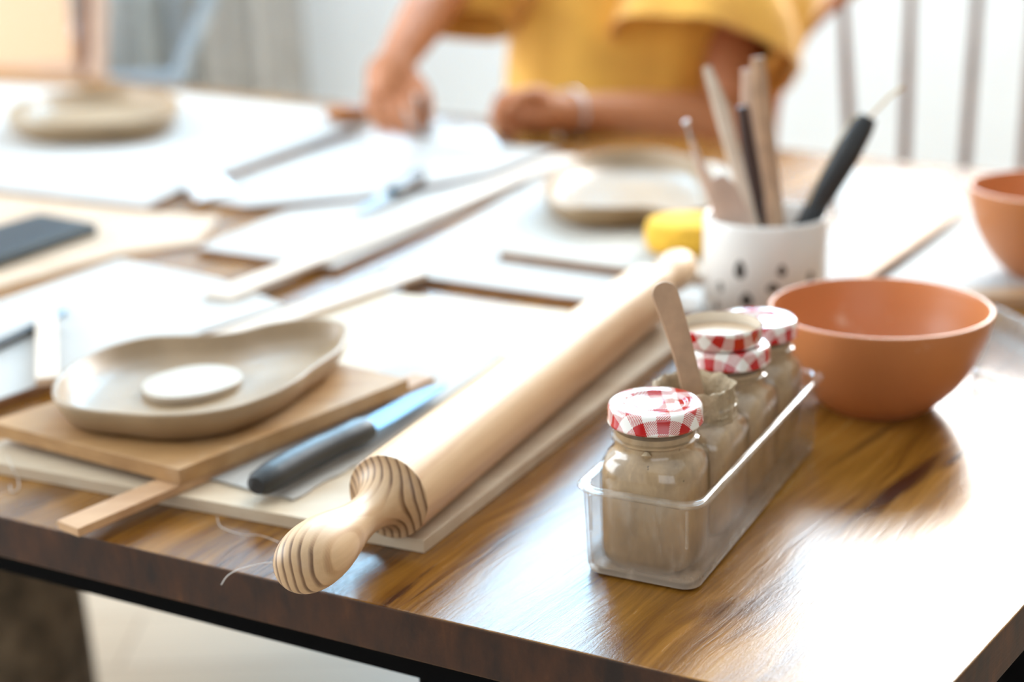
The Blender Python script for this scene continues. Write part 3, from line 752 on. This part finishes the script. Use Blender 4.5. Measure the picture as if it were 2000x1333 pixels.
# ------------------------------------------------------------------ clay dishes
def dish(label, rimpx, zb_, hgt, mat='clay', name='clay_dish', shrink=.88, th=.0045, fl=.005, wav=0.0, spike=None, cat='dish'):
    pts = spline([P(x, y, zb_+hgt) for x, y in rimpx], 6); c = sum(pts, Vector())/len(pts)
    def off(pp, d):       # offset outline inwards
        out = []; n = len(pp)
        for i, p in enumerate(pp):
            tg = (pp[(i+2) % n]-pp[(i-2) % n]); tg.z = 0; tg.normalize(); nn = Vector((-tg.y, tg.x, 0))
            if nn.dot(c-p) < 0 and (c-p).length > .03: nn = -nn
            out.append(p+nn*d)
        return out
    # consistent inward side
    area = sum(pts[i].x*pts[(i+1) % len(pts)].y-pts[(i+1) % len(pts)].x*pts[i].y for i in range(len(pts)))
    sgn = 1 if area > 0 else -1
    def off(pp, d):
        out = []; n = len(pp)
        for i, p in enumerate(pp):
            tg = (pp[(i+2) % n]-pp[(i-2) % n]); tg.z = 0; tg.normalize(); out.append(p+Vector((-tg.y, tg.x, 0))*d*sgn)
        return out
    zz = lambda pp, z: [Vector((p.x, p.y, T+z)) for p in pp]
    wv = lambda pp, z: [Vector((p.x, p.y, T+z+wav*noise.noise(p*22))) for p in pp]
    inn = hgt*.55
    L = [zz([c+(p-c)*.02 for p in pts], zb_), zz([c+(p-c)*.5 for p in off(pts, inn+.004)], zb_), zz(off(pts, inn+.004), zb_), zz(off(pts, inn*.75), zb_+hgt*.14), zz(off(pts, inn*.33), zb_+hgt*.5), wv(off(pts, .0006), zb_+hgt*.93), wv(off(pts, .0012), zb_+hgt), wv(off(pts, .0032), zb_+hgt), wv(off(pts, th), zb_+hgt*.93),
         zz(off(pts, inn*.33+th), zb_+hgt*.55), zz(off(pts, inn*.9+th), zb_+fl+.003), zz(off(pts, inn+th+.005), zb_+fl), zz([c+(p-c)*.5 for p in off(pts, inn+th+.006)], zb_+fl), zz([c+(p-c)*.02 for p in pts], zb_+fl)]
    return tag(obj(name, MB().rings(L), mat, smooth=75), label, cat)
dish('pear-shaped grey-brown clay dish on the small brown board', [(99, 765), (108, 738), (150, 702), (210, 674), (290, 656), (380, 654), (450, 648), (520, 632), (590, 622), (645, 624), (678, 634), (682, 652), (668, 680), (640, 702), (608, 724), (575, 747), (520, 774), (450, 798), (370, 811), (290, 813), (220, 806), (150, 798), (110, 785)], .0236, .021, wav=.0015)
ep = [P(373+98*math.cos(a)+0*math.sin(a), 743-12*math.cos(a)+30*math.sin(a), .0345) for a in [2*math.pi*k/40 for k in range(40)]]
tag(obj('clay_disc', MB().prism([p+Vector((noise.noise(p*40)*.001, noise.noise(p*37+Vector((3, 0, 0)))*.001, 0)) for p in ep], T+.0290, T+.0340), 'claypale', smooth=40, bevel=.001), 'flat oval clay disc lying inside the pear-shaped dish', 'clay piece')
dish('oval green-grey clay plate with a wavy rim on the pale board in mid table', [(1056, 362), (1075, 332), (1130, 306), (1220, 293), (1320, 300), (1385, 325), (1408, 365), (1392, 400), (1330, 412), (1260, 402), (1190, 406), (1120, 404), (1072, 388)], .0166, .025, name='clay_plate', wav=.004, cat='plate')
dish('round clay plate with raised rim on the far left board', [(8, 222), (50, 190), (150, 174), (260, 170), (340, 186), (352, 208), (320, 228), (240, 240), (130, 244), (45, 240)], .0092, .032, name='clay_plate', cat='plate')

# ------------------------------------------------------------------ phone, tool, tray, threads, films
ph = thing('phone', 'black phone lying on the table at left', 'phone', (P(60, 465).x, P(60, 465).y, T+.0036))
pp = poly([(-190, 492), (80, 414), (190, 434), (-30, 508)], .017)
obj('case', MB().prism(pp, T+.0037, T+.0165), 'slate', ph, smooth=0, bevel=.003)
pc = sum(pp, Vector())/4
obj('screen', MB().prism([pc+(p-pc)*.94 for p in pp], T+.0165, T+.0170), 'screen', ph, smooth=0)
tl = thing('needle_tool', 'blue-grey metal tool under the short white lath at left', 'clay tool', P(40, 650, .008))
insert('handle', [P(-60, 700, .012), P(0, 672, .012), P(66, 640, .012)], [.004, .0045, .004], 'blackp', '', parent=tl)
insert('shaft', [P(60, 642, .011), P(95, 624, .011), P(128, 606, .011)], [.003, .003, .0022], 'blueplast', '', parent=tl)
# shallow clear tray at right
ty = [P(1893, 722, .014), P(2010, 768, .014), P(2140, 700, .014), P(1935, 596, .014)]
tc = sum(ty, Vector())/4; tr = thing('clear_plastic_tray', 'shallow clear plastic tray at the right edge behind the near bowl', 'tray', (tc.x, tc.y, T))
def grow(pp, k, z): 
    out = []
    for p in pp: q = tc+(p-tc)*k; q.z = T+z; out.append(q)
    return out
sm = lambda pp: [v for i in range(4) for v in (pp[i].lerp(pp[(i-1) % 4], .08), pp[i].lerp(pp[i-1], .02).lerp(pp[(i+1) % 4], .02), pp[i].lerp(pp[(i+1) % 4], .08))]
obj('tray_body', MB().rings([sm(grow(ty, .93, .0005)), sm(grow(ty, .975, .013)), sm(grow(ty, .965, .013)), sm(grow(ty, .92, .002))]), 'tray', tr, smooth=40)
obj('rim', MB().tube([Vector((p.x, p.y, T+.0138)) for p in sm(grow(ty, 1.0, .0138))], .0022, 8, closed=True), 'tray', tr, smooth=60)
def thread(label, px, h=.0008, r=.00028):
    pts = spline([P(x, y, hh) for x, y, hh in px], 5, False)
    tag(obj('thread', MB().tube(pts, r, 6), 'thread', smooth=60), label, 'thread', 'loose threads on the table')
thread('loose white thread hanging at the table edge left of the pin handle', [(432, 1143, -.004), (445, 1125, .001), (470, 1112, .0035), (520, 1100, .004), (545, 1104, .001)])
thread('fine curled fibre in front of the pale base board', [(424, 1010, .001), (432, 1030, .001), (470, 1044, .002), (510, 1047, .0012), (545, 1060, .001)], r=.00018)
thread('tangled white thread on the edge of the base board at far left', [(14, 890, .009), (24, 915, .010), (35, 935, .004), (36, 955, .0012), (22, 962, .0012), (20, 948, .0012)])
# crumpled film added to make bright patches of window glare
def glare_film(label, px, h, hgt=.018):
    pts = [P(x, y, h) for x, y in px]; N = 22; top_, bot_ = [], []
    for i in range(N+1):
        for j in range(N+1):
            u, v = i/N, j/N
            p = pts[0].lerp(pts[1], u).lerp(pts[3].lerp(pts[2], u), v)
            e = min(1, 5*min(u, 1-u, v, 1-v))
            top_.append(p+Vector((0, 0, .0008+hgt*e*(.45+.5*abs(noise.noise(p*22))+.5*noise.noise(p*9))))); bot_.append(p)
    n1 = N+1; mb = MB()
    mb.add(top_, [(i*n1+j, i*n1+j+1, (i+1)*n1+j+1, (i+1)*n1+j) for i in range(N) for j in range(N)])
    k = len(top_); rim_ = [i*n1 for i in range(N+1)]+[N*n1+j for j in range(1, N+1)]+[i*n1+N for i in range(N-1, -1, -1)]+[j for j in range(N-1, 0, -1)]
    mb.add([bot_[q] for q in rim_], []); m_ = len(rim_)
    mb.f += [(rim_[a], k+a, k+(a+1) % m_, rim_[(a+1) % m_]) for a in range(m_)] + [tuple(k+a for a in range(m_))]
    tag(obj('glare_patch', mb, 'glare_film', smooth=80), label, 'plastic bag', 'added glare films')
glare_film('added white film standing in for glare on the white board left of the hand', [(700, 262), (748, 236), (824, 300), (776, 330)], .0085)
glare_film('added white film standing in for glare at the table edge between the two hands', [(836, 232), (962, 252), (982, 292), (842, 276)], .0085)
glare_film('added white film standing in for glare at the left corner of the far boards', [(350, 352), (430, 338), (460, 372), (385, 394)], .0095)
wsp = MB().ball(P(680, 222, .022), .022, sx=1.6, sy=1, sz=.7)
tag(obj('sponge', wsp, 'oak', smooth=60), 'small golden-brown sponge left of the hand', 'sponge')

# ------------------------------------------------------------------ person
def person():
    Yt = 2.40
    root = thing('person', 'person in a loose mustard-yellow shirt, working with both hands at the far edge', 'person', (PY(1230, 0, Yt).x, Yt, 0))
    mb = MB()
    tx = PY(1230, 0, Yt).x
    def limb(pts, rad, seg=14): 
        q = spline(pts, 4, False); n = len(q); rr = []
        for i in range(n):
            t = i/(n-1)*(len(rad)-1); k = min(int(t), len(rad)-2); rr.append(rad[k]*(1-(t-k))+rad[k+1]*(t-k))
        mb.tube(q, rr, seg)
        mb.ball(q[-1], rr[-1]*.98, 12)
        mb.ball(q[0], rr[0]*.98, 12)
    # torso
    rings = []
    for z, a, b in ((.42, .165, .115), (.50, .175, .12), (.62, .150, .105), (.75, .145, .10), (.90, .165, .115), (.97, .175, .11), (1.02, .15, .09), (1.05, .07, .06)):
        rings.append([Vector((tx+a*math.cos(t), Yt+b*math.sin(t), z)) for t in [2*math.pi*k/28 for k in range(28)]])
    mb.rings(rings)
    limb([(tx, Yt, 1.0), (tx, Yt-.01, 1.08), (tx, Yt-.02, 1.14)], [.058, .052, .055])
    mb.ball((tx, Yt-.03, 1.22), .1, 24, .76, .95, 1.18)       # head
    mb.ball((tx, Yt-.075, 1.165), .05, 16, .9, .9, .9)        # jaw
    mb.ball((tx, Yt-.128, 1.205), .014, 12, .9, 1.2, 1.5)     # nose
    for s in (-1, 1): mb.ball((tx+s*.077, Yt-.03, 1.21), .02, 12, .5, .8, 1.4)
    # thighs and shins, seated
    for s in (-1, 1):
        limb([(tx+s*.09, Yt, .50), (tx+s*.11, Yt-.2, .52), (tx+s*.12, Yt-.38, .50), (tx+s*.12, Yt-.40, .28), (tx+s*.12, Yt-.38, .09)], [.085, .078, .062, .052, .040])
        limb([(tx+s*.12, Yt-.36, .05), (tx+s*.13, Yt-.50, .035)], [.042, .030])
    # arm at photo left: shoulder, elbow, wrist
    sl_ = Vector((tx-.165, Yt, 1.00)); el = PY(862, -18, Yt-.14); wr = PY(778, 112, Yt-.30)
    limb([sl_, sl_.lerp(el, .55)+Vector((-.02, 0, 0)), el, el.lerp(wr, .5), wr], [.052, .046, .040, .036, .026])
    kn = PY(758, 172, Yt-.335); limb([wr, wr.lerp(kn, .5), kn], [.026, .030, .026])
    mb.ball(wr.lerp(kn, .62), .038, 20, 1.0, .48, .95)
    for k, (kx, ky, mx, my, ex, ey) in enumerate(((724, 184, 726, 220, 746, 250), (747, 188, 753, 230, 777, 262), (771, 186, 783, 232, 804, 271), (794, 178, 811, 222, 826, 264))):
        limb([PY(kx+8, ky-22, Yt-.325), PY(kx, ky, Yt-.345), PY(mx, my, Yt-.375), PY(ex, ey, Yt-.375)], [.0095, .0088, .0078, .0062], 12)
    limb([PY(784, 138, Yt-.30), PY(815, 160, Yt-.34), PY(834, 196, Yt-.365), PY(836, 238, Yt-.372)], [.013, .0105, .009, .0068], 12)
    # arm at photo right: elbow out, forearm lying along the table edge
    sr_ = Vector((tx+.165, Yt, 1.00)); er = PY(1440, 240, Yt-.17); wl = PY(1092, 222, Yt-.38)
    limb([sr_, sr_.lerp(er, .5)+Vector((-.01, .02, 0)), er], [.052, .050, .043]); limb([er, er.lerp(wl, .35), er.lerp(wl, .7), wl], [.043, .042, .035, .027])
    kl = PY(1030, 216, Yt-.39); limb([wl, wl.lerp(kl, .5), kl], [.027, .030, .026])
    mb.ball(wl.lerp(kl, .7), .038, 20, .95, .5, .95)
    for k, (kx, ky, mx, my, ex, ey) in enumerate(((1014, 186, 978, 192, 972, 216), (1008, 209, 968, 216, 968, 240), (1010, 232, 974, 240, 980, 262), (1018, 252, 990, 262, 998, 274))):
        limb([PY(kx+22, ky+3, Yt-.385), PY(kx, ky, Yt-.395), PY(mx, my, Yt-.415), PY(ex, ey, Yt-.40)], [.0095, .0088, .0080, .0064], 12)
    limb([PY(1062, 196, Yt-.39), PY(1034, 184, Yt-.425), PY(1004, 198, Yt-.44), PY(988, 216, Yt-.44)], [.013, .0105, .009, .0068], 12)
    body = obj('body', mb, 'skin', root, smooth=0)
    rm = body.modifiers.new('remesh', 'REMESH'); rm.mode = 'VOXEL'; rm.voxel_size = .0026; rm.use_smooth_shade = True
    smd = body.modifiers.new('smooth', 'SMOOTH'); smd.factor = .6; smd.iterations = 5
    # face
    for s in (-1, 1):
        obj('eye', MB().ball((tx+s*.031, Yt-.118, 1.225), .011), 'white', root, smooth=60)
    obj('mouth', MB().tube([(tx-.022, Yt-.117, 1.165), (tx, Yt-.125, 1.163), (tx+.022, Yt-.117, 1.165)], [.003, .006, .003], 8), simple('lips', lin(170, 90, 80)), root, smooth=60)
    hm = MB().ball((tx, Yt+.005, 1.245), .112, 28, .80, .88, 1.10)
    obj('hair', hm, 'hair', root, smooth=60)
    # shirt: loose torso and two wide sleeves, with folds
    def cloth(rings, name, parent, amp=.010):
        mb2 = MB()
        rr = []
        for i, r in enumerate(rings):
            c = sum(r, Vector())/len(r)
            rr.append([p + (p-c).normalized()*amp*(noise.noise(Vector((p.x*14, p.y*14, p.z*2.5)))*1.6+noise.noise(Vector((p.x*30, p.y*30, p.z*5)))*.5) for p in r])
        inner = [[p + (sum(r, Vector())/len(r)-p).normalized()*.004 for p in r] for r in reversed(rr)]
        mb2.rings(rr+inner+[rr[0]], False, False)
        return obj(name, mb2, 'shirt', parent, smooth=70)
    S = 72; sr = []
    for k in range(26):
        t = k/25; z = .54+t*.515
        a = .215-.035*t if t < .85 else .185-(t-.85)*.65; b = .155-.02*t if t < .85 else .138-(t-.85)*.40
        sr.append([Vector((tx+a*math.cos(q), Yt+b*math.sin(q), z)) for q in [2*math.pi*j/S for j in range(S)]])
    cloth(sr, 'shirt', root, .012)
    def sleeve(pts, rads, name='sleeve'):
        q = spline(pts, 5, False); n = len(q); rings = []
        for i, p in enumerate(q):
            a = q[max(0, i-1)]; b = q[min(n-1, i+1)]; d = (b-a).normalized(); u = Vector((0, 1, 0)); u = (u-d*u.dot(d)).normalized(); v = d.cross(u)
            t = i/(n-1)*(len(rads)-1); k = min(int(t), len(rads)-2); r = rads[k]*(1-(t-k))+rads[k+1]*(t-k)
            rings.append([p+u*r*.85*math.cos(2*math.pi*j/40)+v*r*math.sin(2*math.pi*j/40) for j in range(40)])
        return cloth(rings, name, root, .009)
    sleeve([sl_+Vector((.03, 0, -.01)), sl_.lerp(el, .5)+Vector((.015, 0, 0)), PY(925, -5, Yt-.06), PY(918, 52, Yt-.08)], [.075, .080, .078, .070])
    sleeve([sr_+Vector((-.03, 0, -.01)), sr_.lerp(er, .35)+Vector((.03, 0, 0)), PY(1405, 10, Yt-.12), PY(1375, 112, Yt-.17)], [.085, .115, .138, .148])
    # trousers
    tb = MB()
    for s in (-1, 1):
        q = spline([(tx+s*.09, Yt, .50), (tx+s*.11, Yt-.2, .52), (tx+s*.12, Yt-.385, .505), (tx+s*.12, Yt-.40, .28), (tx+s*.12, Yt-.38, .13)], 5, False)
        tb.tube(q, [.098-.0018*i for i in range(len(q))], 20)
    obj('trousers', tb, 'trousers', root, smooth=60)
    # bracelet
    wd = (er-wl).normalized(); br = MB(); u = Vector((0, 0, 1)); u = (u-wd*u.dot(wd)).normalized(); v = wd.cross(u); c = wl+wd*.02
    br.tube([c+u*.034*math.cos(2*math.pi*j/28)+v*.034*math.sin(2*math.pi*j/28) for j in range(28)], .002, 8, closed=True)
    br.ball(c+u*.022-v*.024, .007, 12)
    obj('bracelet', br, 'steel', root, smooth=60)
    # tool held in the fingers
    o = obj('sculpting_tool', MB().tube([PY(822, 190, Yt-.372), PY(829, 262, Yt-.385), PY(832, 284, Yt-.40)], [.004, .004, .001], 10), 'darkbrown', smooth=60)
    tag(o, 'dark slim tool held in the left-hand side fingers of the person', 'clay tool')
    # stool under the person
    st = thing('stool', 'wooden stool the person in yellow sits on', 'stool', (tx, Yt+.02, 0))
    obj('seat', MB().lathe([(.0002, .375), (.16, .375), (.17, .385), (.17, .400), (.16, .408), (.0002, .408)], (tx, Yt+.02, 0), 40), 'oak', st, smooth=40)
    for sx in (-1, 1):
        for sy in (-1, 1):
            obj('leg', MB().tube([(tx+sx*.10, Yt+.02+sy*.10, .378), (tx+sx*.14, Yt+.02+sy*.14, .0)], [.016, .013], 12), 'oak', st, smooth=60)
    return root
person()

# ------------------------------------------------------------------ bentwood chair at right
def chair_right():
    Y = 2.42
    c = PY(1845, 300, Y)
    ch = thing('spindle_chair', 'bentwood chair with hooped spindle back to the right of the person', 'chair', (c.x, Y-.2, 0))
    def px(x, y): return PY(x, y, Y + (y-300)*-.00012)
    hoop = [px(1502, 430), px(1500, 330), px(1503, 245), px(1517, 165), px(1552, 85), px(1600, 30), px(1650, -12), px(1740, -62), px(1845, -80), px(1950, -62), px(2040, -12), px(2100, 40), px(2150, 110), px(2175, 200), px(2182, 330), px(2182, 430)]
    seatz = .46
    obj('back_hoop', MB().tube(spline([Vector((hoop[0].x+.02, hoop[0].y, seatz-.01))]+hoop+[Vector((hoop[-1].x-.02, hoop[-1].y, seatz-.01))], 5, False), .0135, 14), 'oak', ch, smooth=60)
    for (x0, y0, x1, y1) in ((1646, -12, 1658, 240), (1782, -74, 1766, 320), (1915, -72, 1884, 330), (2025, -20, 1998, 330)):
        a = px(x0, y0); b = px(x1, y1); d = (b-a).normalized(); e = a+d*((seatz-.005-a.z)/d.z)
        obj('spindle', MB().tube([a, a.lerp(b, .5), b, e], [.0068, .0088, .0092, .0075], 12), 'walnut', ch, smooth=60)
    sc_ = Vector((c.x, Y-.20, 0))
    rg = lambda k, z: [Vector((sc_.x+k*.26*math.cos(t)*(1 if math.sin(t) > 0 else .97), sc_.y+k*.23*math.sin(t), z)) for t in [2*math.pi*j/40 for j in range(40)]]
    obj('seat', MB().rings([rg(.90, .435), rg(.98, .440), rg(1, .450), rg(.98, .462), rg(.9, .465), rg(.4, .458)]), 'oak', ch, smooth=50)
    for sx in (-1, 1):
        for sy in (-1, 1):
            obj('leg', MB().tube([(sc_.x+sx*.17, sc_.y+sy*.15, .438), (sc_.x+sx*.19, sc_.y+sy*.17, .25), (sc_.x+sx*.215, sc_.y+sy*.195, 0)], [.014, .019, .012], 12), 'oak', ch, smooth=60)
chair_right()
# ------------------------------------------------------------------ cane chair at far left
def cane_mat():
    t = NT('woven_cane'); b = t.b; o = t.co()
    wv = t.n('ShaderNodeTexChecker'); t.l(o, wv.inputs[0]); wv.inputs['Scale'].default_value = 130
    wv.inputs[1].default_value = (*lin(250, 218, 188), 1); wv.inputs[2].default_value = (*lin(238, 190, 150), 1)
    t.l(wv.outputs[0], b.inputs['Base Color']); b.inputs['Roughness'].default_value = .6
    return t.m
M['cane'] = cane_mat()
def chair_left():
    Y = 3.40
    c = PY(20, 100, Y); ch = thing('cane_chair', 'wooden chair with a woven cane back at the far left', 'chair', (c.x, Y-.2, 0))
    def bx(name, x0, x1, y0, y1, mat, th=.03, dy=0):
        a = PY(x0, y0, Y+dy); b = PY(x1, y1, Y+dy)
        return obj(name, MB().box(((a.x+b.x)/2, Y+dy, (a.z+b.z)/2), (abs(b.x-a.x), th, abs(a.z-b.z))), mat, ch, smooth=0, bevel=.004)
    bx('cane_panel', -150, 150, -260, 136, 'cane', .006)
    bx('back_rail', -170, 205, -300, -255, 'walnut'); bx('bottom_rail', -170, 205, 134, 150, 'pink')
    a = PY(168, -300, Y); b = PY(162, 150, Y)
    obj('post', MB().tube([a, b, Vector((b.x, Y, .0))], [.016, .018, .015], 14), M['walnut'], ch, smooth=60)
    a = PY(196, -300, Y-.015); b = PY(192, 150, Y-.015)
    obj('outer_post', MB().tube([a, b, Vector((b.x, Y-.015, .44))], [.016, .020, .016], 14), 'pink', ch, smooth=60)
    a = PY(-165, -300, Y); b = PY(-162, 150, Y)
    obj('post', MB().tube([a, b, Vector((b.x, Y, .0))], [.016, .018, .015], 14), M['walnut'], ch, smooth=60)
    obj('seat', MB().box((c.x, Y-.235, .44), (.44, .43, .04)), 'cane', ch, smooth=0, bevel=.01)
    for sx in (-1, 1): obj('leg', MB().tube([(c.x+sx*.19, Y-.42, .425), (c.x+sx*.2, Y-.43, 0)], [.018, .014], 12), 'walnut', ch, smooth=60)
chair_left()
# ------------------------------------------------------------------ step ladder, cabinet, curtain
def ladder():
    Y = 3.60
    a = PY(432, -60, Y); b = PY(330, 190, Y); d = (b-a).normalized(); foot = a+d*((0-a.z)/d.z); topp = a-d*.35
    ld = thing('step_ladder', 'pale blue-grey step ladder leaning behind the far left of the table', 'ladder', (foot.x, foot.y, 0))
    off = Vector((-.30, .05, 0))
    for o_ in (Vector((0, 0, 0)), off):
        obj('rail', MB().tube([topp+o_, foot+o_], .028, 4, flat=.6), 'paleblue', ld, smooth=0)
    n = 5
    for k in range(n):
        p = foot.lerp(topp, (k+1)/(n+.6)); q = p+off
        obj('tread', MB().box((p+q)/2, ((q-p).length, .09, .025)), 'paleblue', ld, smooth=0)
ladder()
cb0 = PY(205, 100, 3.9); cb1 = PY(330, 100, 3.9)
cb0.x -= .28; cb1.x -= .28
cab = thing('cabinet', 'grey low cabinet behind the cane chair and ladder', 'cabinet', ((cb0.x+cb1.x)/2-.25, 3.9, 0))
obj('carcass', MB().box(((cb0.x+cb1.x)/2-.25, 3.92, .60), (1.15, .34, 1.2)), 'grey', cab, smooth=0, bevel=.004)
for s in (-1, 1):
    dr = obj('door', MB().box(((cb0.x+cb1.x)/2-.25+s*.285, 3.744, .62), (.55, .012, 1.1)), 'grey', cab, smooth=0, bevel=.003)
    obj('handle', MB().tube([((cb0.x+cb1.x)/2-.25+s*.05, 3.722, .62), ((cb0.x+cb1.x)/2-.25+s*.05, 3.722, .74)], .006, 8), 'steel', dr, smooth=60)
ca = PY(455, 80, 3.95).x; cb = PY(655, 80, 3.95).x
rows = []
for z in (0.03, 1.0, 2.0, 3.15):
    r1 = []
    for k in range(61):
        t = k/60; r1.append(Vector((ca-.12+(cb-ca+.04)*t, 3.97+.016*math.sin(t*30)+.008*math.sin(t*17+z), z)))
    rows.append(r1+[p+Vector((0, .004, 0)) for p in reversed(r1)])
tag(obj('curtain', MB().rings(rows), 'curtain', smooth=70), 'beige-grey linen curtain hanging on the back wall beside the window', 'curtain')
structure('trim_1', MB().tube([(-1.5, 3.98, 3.16), (0.9, 3.98, 3.16)], .012, 10), 'grey', smooth=60)

# ------------------------------------------------------------------ draped seat under the table, lower left
def throw():
    c = PY(-40, 1240, 1.45); x1 = PY(84, 1240, 1.45).x
    tt = thing('draped_stool', 'stool draped with a mottled brown-grey shaggy throw under the table, lower left', 'stool', (x1-.14, 1.55, 0))
    rings = []
    for k in range(20):
        t = k/19; z = .04+.62*t; rr = .15-.012*t if t < .93 else .15-.012*t-(t-.93)*.7
        rings.append([Vector((x1-.14+(rr+.010*noise.noise(Vector((math.cos(a)*4, math.sin(a)*4, z*5))))*math.cos(a)*1.02, 1.55+(rr+.010*noise.noise(Vector((math.cos(a)*4, math.sin(a)*4, z*5+9))))*math.sin(a), z)) for a in [2*math.pi*j/48 for j in range(48)]])
    obj('throw', MB().rings(rings), 'fur', tt, smooth=70)
    for s in (-1, 1):
        for q in (-1, 1): obj('leg', MB().tube([(x1-.14+s*.08, 1.55+q*.08, .05), (x1-.14+s*.085, 1.55+q*.085, 0)], .012, 10), 'oak', tt, smooth=60)
throw()
